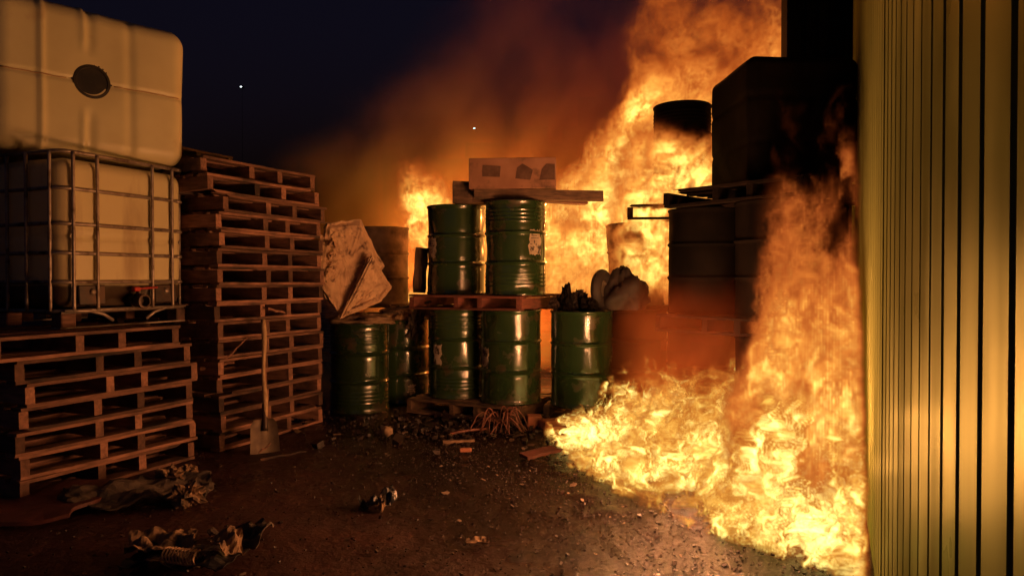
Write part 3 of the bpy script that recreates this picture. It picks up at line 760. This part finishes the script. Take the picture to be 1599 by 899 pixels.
stick('thin splinter poking out of the tall stack left of the shovel', (-2.19,5.36,.68), (-2.02,5.40,.86), .008, 1)
stick('splinter sticking out near the top of the shovel handle', (-1.98,5.68,1.06), (-1.86,5.78,1.02), .012, 2)
stick('broken board end jutting left from the tall stack', (-2.36,5.34,.62), (-2.12,5.36,.66), .016, 3)
stick('bent twig lying on the ground in front of the shovel', (-1.78,4.98,.02), (-1.52,5.18,.03), .010, 4)
stick('short chip by the shovel blade', (-1.82,5.05,.05), (-1.76,5.12,.10), .009, 5)

# ------------------------------------------------------------------ litter on the ground
one('rag_pile', sheet('rag_pile', M['rag'], .9, .55, 5, .07, 3.2, 30, .01), 'wide crumpled grey rag lying before the short pallet stack', 'rag', (-2.22, 4.18, .045), (0,0,.35))
one('paper_wad', crumple('paper_wad', M['paper'], (.10,.085,.07), 41, .7, 2.2, 16), 'crumpled tan paper at the right end of the grey rag', 'paper', (-1.86, 4.02, .06), (0,0,.3))
one('paper_wad', crumple('paper_wad', M['paper'], (.05,.045,.04), 42, .7, 2.2, 12), 'small tan paper wad between grey rag and pallet stack', 'paper', (-2.12, 4.62, .04), (0,0,1.3))
one('paper_wad', crumple('paper_wad', M['paper'], (.09,.07,.05), 46, .8, 2.4, 14), 'torn tan paper on top of the grey rag', 'paper', (-2.15, 4.42, .06), (0,0,2.3))
one('torn_sack', sheet('torn_sack', M['paper'], .34, .22, 6, .07, 5., 26, .006), 'torn tan sack in the bottom left litter heap', 'sack', (-1.66, 3.32, .065), (.1,0,.3))
one('black_bag', sheet('black_bag', M['blackbag'], .6, .32, 7, .05, 4., 26, .004), 'black plastic film under the bottom left litter heap', 'bag', (-1.5, 3.22, .03), (0,0,-.1))
one('paper_wad', sheet('paper_wad', M['paper'], .17, .13, 8, .09, 6., 16, .004), 'curled tan scrap at the right of the bottom left litter heap', 'paper', (-1.30, 3.2, .08), (.6,.1,.9))
def build_spring():
    pts = [(-.09 + k*.18/70, .035*math.cos(k*.9), .04 + .035*math.sin(k*.9)) for k in range(71)]
    mb = MB(); mb.tube(pts, .0055, 6)
    one('corrugated_hose', mb.mesh('corrugated_hose', M['foam'], True), 'short ribbed hose end in the bottom left litter heap', 'hose', (-1.47, 3.13, .02), (0,0,-.25))
build_spring()
one('rag_pile', sheet('rag_pile', M['rag'], .34, .2, 14, .08, 5., 18, .006), 'grey rag strip behind the bottom left litter heap', 'rag', (-1.33, 3.45, .04), (0,0,-.3))
one('red_sheet', sheet('red_sheet', M['redsheet'], 1.5, .8, 9, .03, 1.2, 24, .02, .0), 'dark red sheet lying flat in the bottom left corner', 'sheet', (-3.02, 3.88, .05), (0,0,.28))
one('crumpled_bag', sheet('crumpled_bag', M['blackbag'], .24, .17, 10, .09, 6.5, 20, .004), 'crumpled black bag alone in the middle of the yard', 'bag', (-.77, 4.02, .035), (0,0,.4))
one('paper_wad', crumple('paper_wad', M['paper'], (.022,.02,.05), 44, .6, 2.5, 10), 'tan scrap sticking up from the lone black bag', 'paper', (-.73, 3.93, .045), (.2,0,.6))
one('leaf', sheet('leaf', M['paper'], .13, .08, 12, .03, 8., 10, .003), 'small brown leaf lying near the bottom centre', 'leaf', (-.17, 3.45, .02), (0,0,.1))
one('ball', crumple('ball', M['sack'], (.05,.048,.042), 45, .3, 1.6, 14, False, False), 'small round pale lump lying in the yard', 'lump', (-1.03, 5.78, .045))
def build_tangle():
    t = thing('wire_tangle', 'tangle of reddish wires heaped on the ground before the smooth drum', 'wire', (-.11, 6.0, 0))
    rnd = random.Random(9)
    for k in range(34):
        a = rnd.uniform(0, 6.28); r0 = rnd.uniform(.02,.10); r1 = rnd.uniform(.14,.27); h = rnd.uniform(.08,.2); b = a + rnd.uniform(-.7,.7)
        pts = []
        for q in range(9):
            w = q/8; rr = r0*(1-w) + r1*w; an = a*(1-w) + b*w
            pts.append((rr*math.cos(an), rr*math.sin(an)*.8, .01 + h*math.sin(math.pi*(.25 + .75*w)) + rnd.uniform(-.008,.008)))
        mb = MB(); mb.tube(pts, .0045, 5); link('wire', mb.mesh('wire', M['root'], True), t)
    mb = MB(); mb.tube([(-.1,-.05,.03),(-.2,-.1,.035),(-.32,-.13,.025),(-.40,-.2,.02)], .012, 6); link('cable_end', mb.mesh('cable_end', M['root'], True), t)
build_tangle()
for k, (x, y, z, d, rz, lab) in enumerate([(.19,6.18,.05,(.13,.1,.11),.2,'reddish block standing under the smooth green drum'), (.36,6.12,.04,(.24,.1,.075),.55,'reddish brick left of the fire tip'), (.40,5.98,.03,(.12,.09,.06),.1,'half brick at the tip of the fire')]):
    mb = MB(); mb.box((0,0,0), d, (.06*k,0,0), .006); one('brick', mb.mesh('brick', M['brick']), lab, 'brick', (x,y,z), (.05,.04,rz), 'bricks beside the fire tip')
one('plank_piece', plank_mesh('plank_piece', .34, .11, .022, 95, M['redwood'], broken=.6), 'short red plank lying flat in front of the fire tip', 'plank', (.22, 5.15, .03), (.08,-.04,.62))
one('plank_piece', plank_mesh('plank_piece', .26, .03, .02, 96, M['wood_dark']), 'thin dark lath near the wire tangle', 'plank', (-.42, 5.55, .02), (0,0,.2))
one('brick', MB().box((0,0,0), (.09,.035,.03), bev=.005).mesh('brick', M['brick']), 'small reddish chip in front of the wire tangle', 'brick', (-.35, 5.28, .015), (0,0,.15), 'bricks beside the fire tip')

def scatter(name, label, cat, mat, n, seed, smin, smax, flatness, region, avoid=True):
    rnd = random.Random(seed); mb = MB(); k = 0
    while k < n:
        x, y = region(rnd)
        if avoid and (x < -2.35 and y > 4.1) : continue
        k += 1; s = rnd.uniform(smin, smax)*(1.8 if rnd.random() < .06 else 1)
        Mx = Matrix.Translation((x, y, s*flatness*.4)) @ Euler((rnd.uniform(-.5,.5), rnd.uniform(-.5,.5), rnd.uniform(0,6.3))).to_matrix().to_4x4()
        vs = [(math.cos(a)*s*rnd.uniform(.6,1.2)*e, math.sin(a)*s*rnd.uniform(.4,.9)*e, zz*s*flatness) for zz, e in ((-.5,.8),(.5,1)) for a in (0,1.2,2.4,3.7,5.1)]
        mb.add(vs, [(4,3,2,1,0),(5,6,7,8,9)] + [(i,(i+1) % 5,5+(i+1) % 5,5+i) for i in range(5)], Mx)
    o = link(name, mb.mesh(name, mat)); tag(o, label, cat, None, 'stuff')
def yard(r):
    y = 2.5 + 4.1*r.random()**1.2
    return (r.uniform(-2.4, 1.2) if r.random() < .4 else 3.1 - .62*y + r.gauss(-.2, .45)), y
def by_drums(r): return r.gauss(-.35, .7), r.gauss(6.2, .3)
scatter('gravel', 'dark grit and gravel strewn over the yard', 'gravel', M['stone'], 5000, 1, .003, .010, .7, yard)
scatter('litter', 'pale flakes and chips littering the yard floor', 'litter', M['paleflake'], 100, 2, .006, .02, .25, yard)
scatter('rubble', 'dark rubble gathered along the foot of the drums', 'rubble', M['stone'], 420, 3, .012, .04, .7, by_drums)
scatter('splinters', 'wood splinters littering the floor before the drums', 'splinters', M['wood_dark'], 130, 6, .014, .045, .22, by_drums)

# ------------------------------------------------------------------ far lamps
def far_lamp(label, x, y, z):
    t = thing('light_mast', label, 'lamp', (x, y, 0), group='distant lamps')
    mb = MB(); mb.tube([(0,0,0),(0,0,z*.5),(0,0,z-.1)], lambda q: .016-.006*q, 6); link('mast', mb.mesh('mast', M['dark_clad'], True), t)
    mb = MB(); mb.box((0,-.1,z), (.36,.3,.16), bev=.03); h = link('lamp_head', mb.mesh('lamp_head', M['dark_clad']), t)
    m, tt, b, N, L = nodes('lamp_glass'); b.inputs['Emission Color'].default_value = (.85,.95,1,1); b.inputs['Emission Strength'].default_value = 4
    mb = MB(); mb.box((0,-.262,z), (.15,.02,.07), bev=.008); link('lamp_glass', mb.mesh('lamp_glass', m), h)
far_lamp('white distant lamp left in the dark sky', -22.9, 60, 17.5)
far_lamp('white distant lamp above the middle of the fire', -3.2, 60, 14.0)

# ------------------------------------------------------------------ fire and smoke: voxel grids made by geometry nodes
class F:
    def __init__(s, g, o): s.g = g; s.o = o
    def __add__(a, b): return a.g.m('ADD', a, b)
    __radd__ = __add__
    def __mul__(a, b): return a.g.m('MULTIPLY', a, b)
    __rmul__ = __mul__
    def __sub__(a, b): return a.g.m('SUBTRACT', a, b)
    def __rsub__(a, b): return a.g.m('SUBTRACT', b, a)
    def __truediv__(a, b): return a.g.m('DIVIDE', a, b)
    def abs(a): return a.g.m('ABSOLUTE', a)
    def max(a, b): return a.g.m('MAXIMUM', a, b)
    def min(a, b): return a.g.m('MINIMUM', a, b)
class G:
    def __init__(s, name):
        s.t = bpy.data.node_groups.new(name, 'GeometryNodeTree')
        s.t.interface.new_socket('Geometry', in_out='OUTPUT', socket_type='NodeSocketGeometry')
        s.out = s.t.nodes.new('NodeGroupOutput')
        p = s.t.nodes.new('GeometryNodeInputPosition'); x = s.t.nodes.new('ShaderNodeSeparateXYZ')
        s.t.links.new(p.outputs[0], x.inputs[0]); s.x, s.y, s.z = [F(s, o) for o in x.outputs]
    def put(s, n, i, v):
        if isinstance(v, F): s.t.links.new(v.o, n.inputs[i])
        else: n.inputs[i].default_value = v
    def m(s, op, *a):
        n = s.t.nodes.new('ShaderNodeMath'); n.operation = op
        for i, v in enumerate(a): s.put(n, i, v)
        return F(s, n.outputs[0])
    def vec(s, x, y, z):
        n = s.t.nodes.new('ShaderNodeCombineXYZ')
        for i, v in enumerate((x, y, z)): s.put(n, i, v)
        return F(s, n.outputs[0])
    def noise(s, v, scale, detail=3, rough=.5, dist=0):
        n = s.t.nodes.new('ShaderNodeTexNoise'); s.t.links.new(v.o, n.inputs['Vector'])
        for k, q in (('Scale', scale), ('Detail', detail), ('Roughness', rough), ('Distortion', dist)): n.inputs[k].default_value = q
        return F(s, n.outputs[0])
    def step(s, v, a, b, c=0., d=1.):
        n = s.t.nodes.new('ShaderNodeMapRange'); n.interpolation_type = 'SMOOTHSTEP'
        for i, q in enumerate((v, a, b, c, d)): s.put(n, i, q)
        return F(s, n.outputs[0])
    def curve(s, v, pts):
        n = s.t.nodes.new('ShaderNodeFloatCurve'); c = n.mapping.curves[0]; lo, hi = pts[0][0], pts[-1][0]
        vs = [q[1] for q in pts]; a, b = min(vs), max(vs)
        while len(c.points) < len(pts): c.points.new(.5, .5)
        for q, (x, y) in zip(c.points, pts): q.location = ((x-lo)/(hi-lo), (y-a)/(b-a)); q.handle_type = 'VECTOR'
        n.mapping.update(); u = (v-lo)*(1/(hi-lo)); s.t.links.new(u.o, n.inputs['Value'])
        return F(s, n.outputs[0])*(b-a) + a
    def volume(s, dens, lo, hi, vox, mat, name):
        n = s.t.nodes.new('GeometryNodeVolumeCube'); s.t.links.new(dens.o, n.inputs['Density'])
        n.inputs['Min'].default_value = lo; n.inputs['Max'].default_value = hi
        for k, a, b in zip('XYZ', lo, hi): n.inputs['Resolution '+k].default_value = int((b-a)/vox)
        sm = s.t.nodes.new('GeometryNodeSetMaterial'); sm.inputs['Material'].default_value = mat
        s.t.links.new(n.outputs[0], sm.inputs[0]); s.t.links.new(sm.outputs[0], s.out.inputs[0])
        me = bpy.data.meshes.new(name); o = bpy.data.objects.new(name, me); COL.objects.link(o)
        md = o.modifiers.new('voxels', 'NODES'); md.node_group = s.t; me.materials.append(mat); return o
def flame_mat(name, sigma, ramp, sat=4.):
    """sigma: opacity per metre at density 1; ramp: radiance of the flame sheet by density"""
    m = bpy.data.materials.new(name); m.use_nodes = True; t = m.node_tree; t.nodes.clear(); N = t.nodes.new; L = t.links.new
    out = N('ShaderNodeOutputMaterial'); at = N('ShaderNodeAttribute'); at.attribute_name = 'density'
    cr = N('ShaderNodeValToRGB'); e = cr.color_ramp.elements; k = max(max(c) for _, c in ramp)
    while len(e) < len(ramp): e.new(.5)
    for q, (p, c) in zip(e, ramp): q.position = p; q.color = (*[v/k for v in c], 1)
    L(at.outputs['Fac'], cr.inputs[0])
    op = N('ShaderNodeMath'); op.operation = 'MULTIPLY'; op.use_clamp = True; op.inputs[1].default_value = sat; L(at.outputs['Fac'], op.inputs[0])
    em = N('ShaderNodeEmission'); L(cr.outputs[0], em.inputs[0])
    mu = N('ShaderNodeMath'); mu.operation = 'MULTIPLY'; mu.inputs[1].default_value = sigma*k; L(op.outputs[0], mu.inputs[0]); L(mu.outputs[0], em.inputs[1])
    ab = N('ShaderNodeVolumeAbsorption'); ab.inputs[0].default_value = (0,0,0,1)
    ma = N('ShaderNodeMath'); ma.operation = 'MULTIPLY'; ma.inputs[1].default_value = sigma; L(op.outputs[0], ma.inputs[0]); L(ma.outputs[0], ab.inputs[1])
    ad = N('ShaderNodeAddShader'); L(em.outputs[0], ad.inputs[0]); L(ab.outputs[0], ad.inputs[1]); L(ad.outputs[0], out.inputs['Volume'])
    return m
RAMP = [(0, (.40,.08,.012)), (.12, (.58,.15,.025)), (.35, (.95,.36,.08)), (.65, (1.7,.95,.26)), (1, (3.2,2.3,.9))]
RAMP_FLOOR = [(0, (.24,.04,.006)), (.12, (.45,.095,.012)), (.30, (.86,.31,.038)), (.55, (1.7,1.05,.17)), (1, (4.4,3.5,.95))]
def floor_fire():
    g = G('floor_fire'); x, y, z = g.x, g.y, g.z
    xe = g.curve(y, [(2.6,1.6),(2.9,1.5),(3.14,1.34),(3.71,.88),(4.69,.47),(5.84,.27),(6.4,.5)])
    s = x - xe; wall = (y*.4545 + .18) - x
    wx = g.noise(g.vec(x, y, z*.9), 2.6, 2); wy = g.noise(g.vec(x+7., y, z*.9), 2.6, 2)
    qx, qy = x + (wx-.5)*.7, y + (wy-.5)*.7
    low = g.noise(g.vec(qx, qy, z*.5), 1.9, 1)
    vx = g.noise(g.vec(qx, qy+3., z*1.6), 7., 1); vy = g.noise(g.vec(qx+5., qy, z*1.6), 7., 1)
    fx, fy, fz = qx + (vx-.5)*.22, qy + (vy-.5)*.22, z*.34
    lick = g.noise(g.vec(fx, fy, z*.15), 6.5, 1)
    H = (g.step(s, 0, 1.1, .09, .55)*(low*1.7+.15) + g.step(wall, .9, .4, 0, .5))*g.step(lick, .32, .68, .3, 1.5)
    h = z/H
    fine = g.noise(g.vec(fx, fy, fz), 8., 1, .5); coarse = g.noise(g.vec(fx, fy, fz), 3.6, 2, .55)
    rf = g.step(1. - (fine-.5).abs()*28., .0, 1.); rc = g.step(1. - (coarse-.5).abs()*14., .0, 1.)
    tip = g.step((x-.5)*(x-.5) + (y-5.55)*(y-5.55), .35, .02)
    hot = g.step(low, .40, .64, .22, 1.05) + tip*.8 + g.step(y, 4.2, 3.2)*.25
    fine2 = g.noise(g.vec(fx*1.6, fy*1.6, fz*1.6+4.), 9.5, 1); rg = g.step(1. - (fine2-.5).abs()*22., .0, 1.)
    fil = (rf*1.6 + rg*.9*g.step(coarse, .45, .6))*hot + rc*.4
    foot = g.step(s + (lick-.5)*.3, 0., .05)*g.step(wall, .0, .06)*g.step(y, 6.3, 5.9)
    body = g.step(coarse*.4 + low*.2 + lick*.4 - h*.38, .165, .29)*foot*g.step(h, 1.1, .8)*g.step(z, .8, .6)
    d = (fil*g.step(z, .1, .7, 1., .5) + .018 + g.step(h, .5, .0)*.06)*body
    o = g.volume(d, (.1,2.7,.0), (2.95,6.2,.8), .0092, flame_mat('floor_flame', 11, RAMP_FLOOR), 'floor_fire')
    tag(o, 'bright sheet of flame spreading over the yard floor', 'fire', None, 'stuff')
floor_fire()
RAMP_WALL = [(0, (.24,.038,.006)), (.10, (.50,.10,.016)), (.3, (.90,.25,.035)), (.6, (1.6,.78,.12)), (1, (3.2,2.1,.45))]
def wall_fire():
    # local x runs along the clad wall, local y out into the yard
    g = G('wall_fire'); x, y, z = g.x, g.y, g.z
    wx = g.noise(g.vec(x, y, z*.7), 2., 3); wy = g.noise(g.vec(x+7., y, z*.7), 2., 3)
    qx, qy = x + (wx-.5)*.8, y + (wy-.5)*.7
    low = g.noise(g.vec(qx, qy, z*.35), 2.2, 1)
    big = g.noise(g.vec(x, y, z*.45), 1.5, 2)
    H = g.step(y + (big-.5)*1.2, .85, .4, .3, 2.4)*(low*1.9-.1)*g.step(x, 3.5, 4.5, .3, 1)
    h = z/H
    vx = g.noise(g.vec(qx, qy+3., z*.6), 6., 1)
    vy = g.noise(g.vec(qx+5., qy, z*.8), 6., 1)
    q = g.vec(qx + (vx-.5)*.26, qy + (vy-.5)*.26, z*.34)
    coarse = g.noise(q, 4.5, 2, .55); fine = g.noise(q, 9.5, 2, .55)
    rc = g.step(1. - (coarse-.5).abs()*12., .0, 1.); rf = g.step(1. - (fine-.5).abs()*16., .0, 1.)
    body = g.step(coarse*.40 + big*.36 + fine*.24 - h*.34, .225, .33)*g.step(y, .0, .06)*g.step(y + (coarse-.5)*.7, .80, .45)*g.step(x, 3.4, 3.7)*g.step(x, 6.6, 6.2)*g.step(z, .15, .5)*g.step(h, 1.1, .8)
    d = ((rc*.5 + rf*.9)*g.step(low, .35, .6, .35, 1.)*g.step(z, .3, 1.9, 1.15, .22) + .03)*body
    o = g.volume(d, (3.4,.0,.15), (6.6,1.15,2.7), .015, flame_mat('wall_flame', 13, RAMP_WALL), 'wall_fire')
    o.location = W0; o.rotation_euler = (0, 0, wall_rz)
    tag(o, 'tall column of orange flame climbing beside the clad wall', 'fire', None, 'stuff')
wall_fire()
RAMP_REAR = [(0, (.30,.045,.006)), (.10, (.58,.115,.014)), (.3, (.98,.29,.042)), (.6, (1.7,.80,.12)), (1, (3.8,2.4,.5))]
def rear_fire():
    g = G('rear_fire'); x, y, z = g.x, g.y, g.z
    jag = g.noise(g.vec(x, y, z*.5), 1.3, 3)
    top = g.curve(x + (jag-.5)*1.5, [(-1.7,1.2),(-1.4,1.3),(-1.2,2.7),(-.85,2.5),(-.3,2.5),(.2,3.0),(.55,2.6),(.9,3.0),(1.2,3.7),(1.6,4.6),(3.3,5.4)])
    wx = g.noise(g.vec(x, y, z*.7), 1.6, 3); wy = g.noise(g.vec(x+7., y, z*.7), 1.6, 3)
    qx, qy = x + (wx-.5)*.9 - z*.12, y + (wy-.5)*.6
    vx = g.noise(g.vec(qx, qy, z*.8), 4.5, 1)
    r1 = g.noise(g.vec(qx + (vx-.5)*.25, qy - (vx-.5)*.2, z*.55), 4.4, 4, .6); rid = g.step(1. - (r1-.5).abs()*14., 0., 1.)
    r2 = g.noise(g.vec(qx, qy, z*.66), 1.5, 2)*.75 + r1*.25
    h = (z-.6)/(top-.6)
    box = g.step(x, -1.4, -1.2)*g.step(y, 6.5, 6.65)*g.step(y, 8.8, 8.4)*g.step(z - g.step(x, -.75, -.55)*.75, .2, .5)*g.step(z, 5.3, 4.6)
    front = g.step(y, 8.15, 8.3).max(g.step(y, 7.55, 7.75)*g.step(x, -.7, -.4)).max(g.step(y, 6.9, 7.1)*g.step(x, .95, 1.25)*g.step(z, 1.0, 1.4)*g.step(z, 2.9, 2.4)).max(g.step(x, 1.2, 1.4)*g.step(x, 2.1, 1.8)*g.step(z, 1.95, 2.15)*g.step(z + (x-1.5)*.3 + (jag-.5)*1.3 + (r1-.5)*1.2, 2.75, 2.3))
    core = g.step(((x-1.15)*(x-1.15) + (z-2.35)*(z-2.35)*.6), 1.3, .1)
    heat = (g.step(z, 1.9, 4.3, .75, .3) + core*.5 + g.step(x, -.7, -1.)*.6)*g.step(r2, .35, .6, .4, 1.)
    d = (rid*1.25*heat + .04)*g.step(r2 + g.step(x, -.7, -.95)*.12 - h*.40, .10, .34)*box*front*g.step(h, 1.1, .75)
    o = g.volume(d, (-1.5,6.5,.2), (3.3,8.8,5.0), .024, flame_mat('rear_flame', 9, RAMP_REAR), 'rear_fire')
    tag(o, 'blaze rising behind the drums into the night sky', 'fire', None, 'stuff')
rear_fire()
def smoke():
    g = G('smoke'); x, y, z = g.x, g.y, g.z
    q = g.vec(x - z*.25, y, z*.8)
    n = g.noise(q, .9, 5, .55, .5); n2 = g.noise(q, 2.2, 4, .55, .4)
    # plume leaning back over the drums
    left = g.curve(z, [(0,-1.6),(1.2,-2.8),(2.8,-3.1),(4.2,-1.5),(6.4,.3)])
    plume = g.step(x - left + (n-.5)*1.6, 0., 1.1)*g.step(y, 8.4, 9.)*g.step(y, 11., 10.2)*g.step(n, .33, .58)*g.step(z, 6.4, 4.6)
    near = g.step(x + (n2-.5)*.5, .75, 1.2)*g.step(y, 5.0, 5.25)*g.step(y, 6.6, 6.2)*g.step(z + (n2-.5)*.5, 1.35, .8)*g.step(z, .25, .5)*g.step((y*.4545+.18)-x, .3, .6)
    d = plume*g.step(x, -3., -.6, .45, .8)*g.step(z, 2.0, 4.2, 1.9, .4) + near*g.step(n2, .35, .6, .3, 1.)*1.1
    m = bpy.data.materials.new('smoke'); m.use_nodes = True; t = m.node_tree; t.nodes.clear(); N = t.nodes.new; L = t.links.new
    out = N('ShaderNodeOutputMaterial'); at = N('ShaderNodeAttribute'); at.attribute_name = 'density'
    vs = N('ShaderNodeVolumeScatter'); vs.inputs['Color'].default_value = (.95,.27,.11,1); vs.inputs['Anisotropy'].default_value = .3
    mu = N('ShaderNodeMath'); mu.operation = 'MULTIPLY'; mu.inputs[1].default_value = 1.; L(at.outputs['Fac'], mu.inputs[0]); L(mu.outputs[0], vs.inputs['Density']); 
    L(vs.outputs[0], out.inputs['Volume'])
    o = g.volume(d, (-3.4,4.7,.2), (3.4,11.,6.4), .07, m, 'smoke')
    tag(o, 'brown smoke glowing behind and between the drums', 'smoke', None, 'stuff')
smoke()
# the flames' own light, plus lamps added in the smoke behind them
def fire_light(p, e, c=(1,.42,.12)):
    l = bpy.data.lights.new('fire_light', 'POINT'); l.energy = e; l.color = c; l.shadow_soft_size = 0.
    o = bpy.data.objects.new('fire_light', l); COL.objects.link(o); o.location = p
rl = random.Random(17)
for k in range(84):
    y = rl.uniform(3.3, 4.85); f = rl.random()
    xa = max(.9, 2.9 - .43*y) + .15; xb = .4545*y - .62
    x = xa + (xb-xa)*f
    fire_light((x, y, .26 + rl.random()**1.5*(.35 + 1.2*f*f)), 5.6, (1,.37,.14))
for k in range(30):
    x = rl.uniform(-.2, 2.8)
    fire_light((x, rl.uniform(7.75, 8.5), rl.uniform(1.3, 2.2 + max(0, min(1, x-.6))*2.2)), 44, (1,.26,.045))
for k in range(4): fire_light((-1.05 + rl.uniform(-.1,.2), 8.6, rl.uniform(1.0,2.1)), 12, (1,.30,.055))
for k in range(12): fire_light((rl.uniform(-.95, .15), rl.uniform(8.85, 9.4), rl.uniform(1.1, 1.85)), 42, (1,.26,.045))  # unseen lamps added inside the smoke to make the plume glow
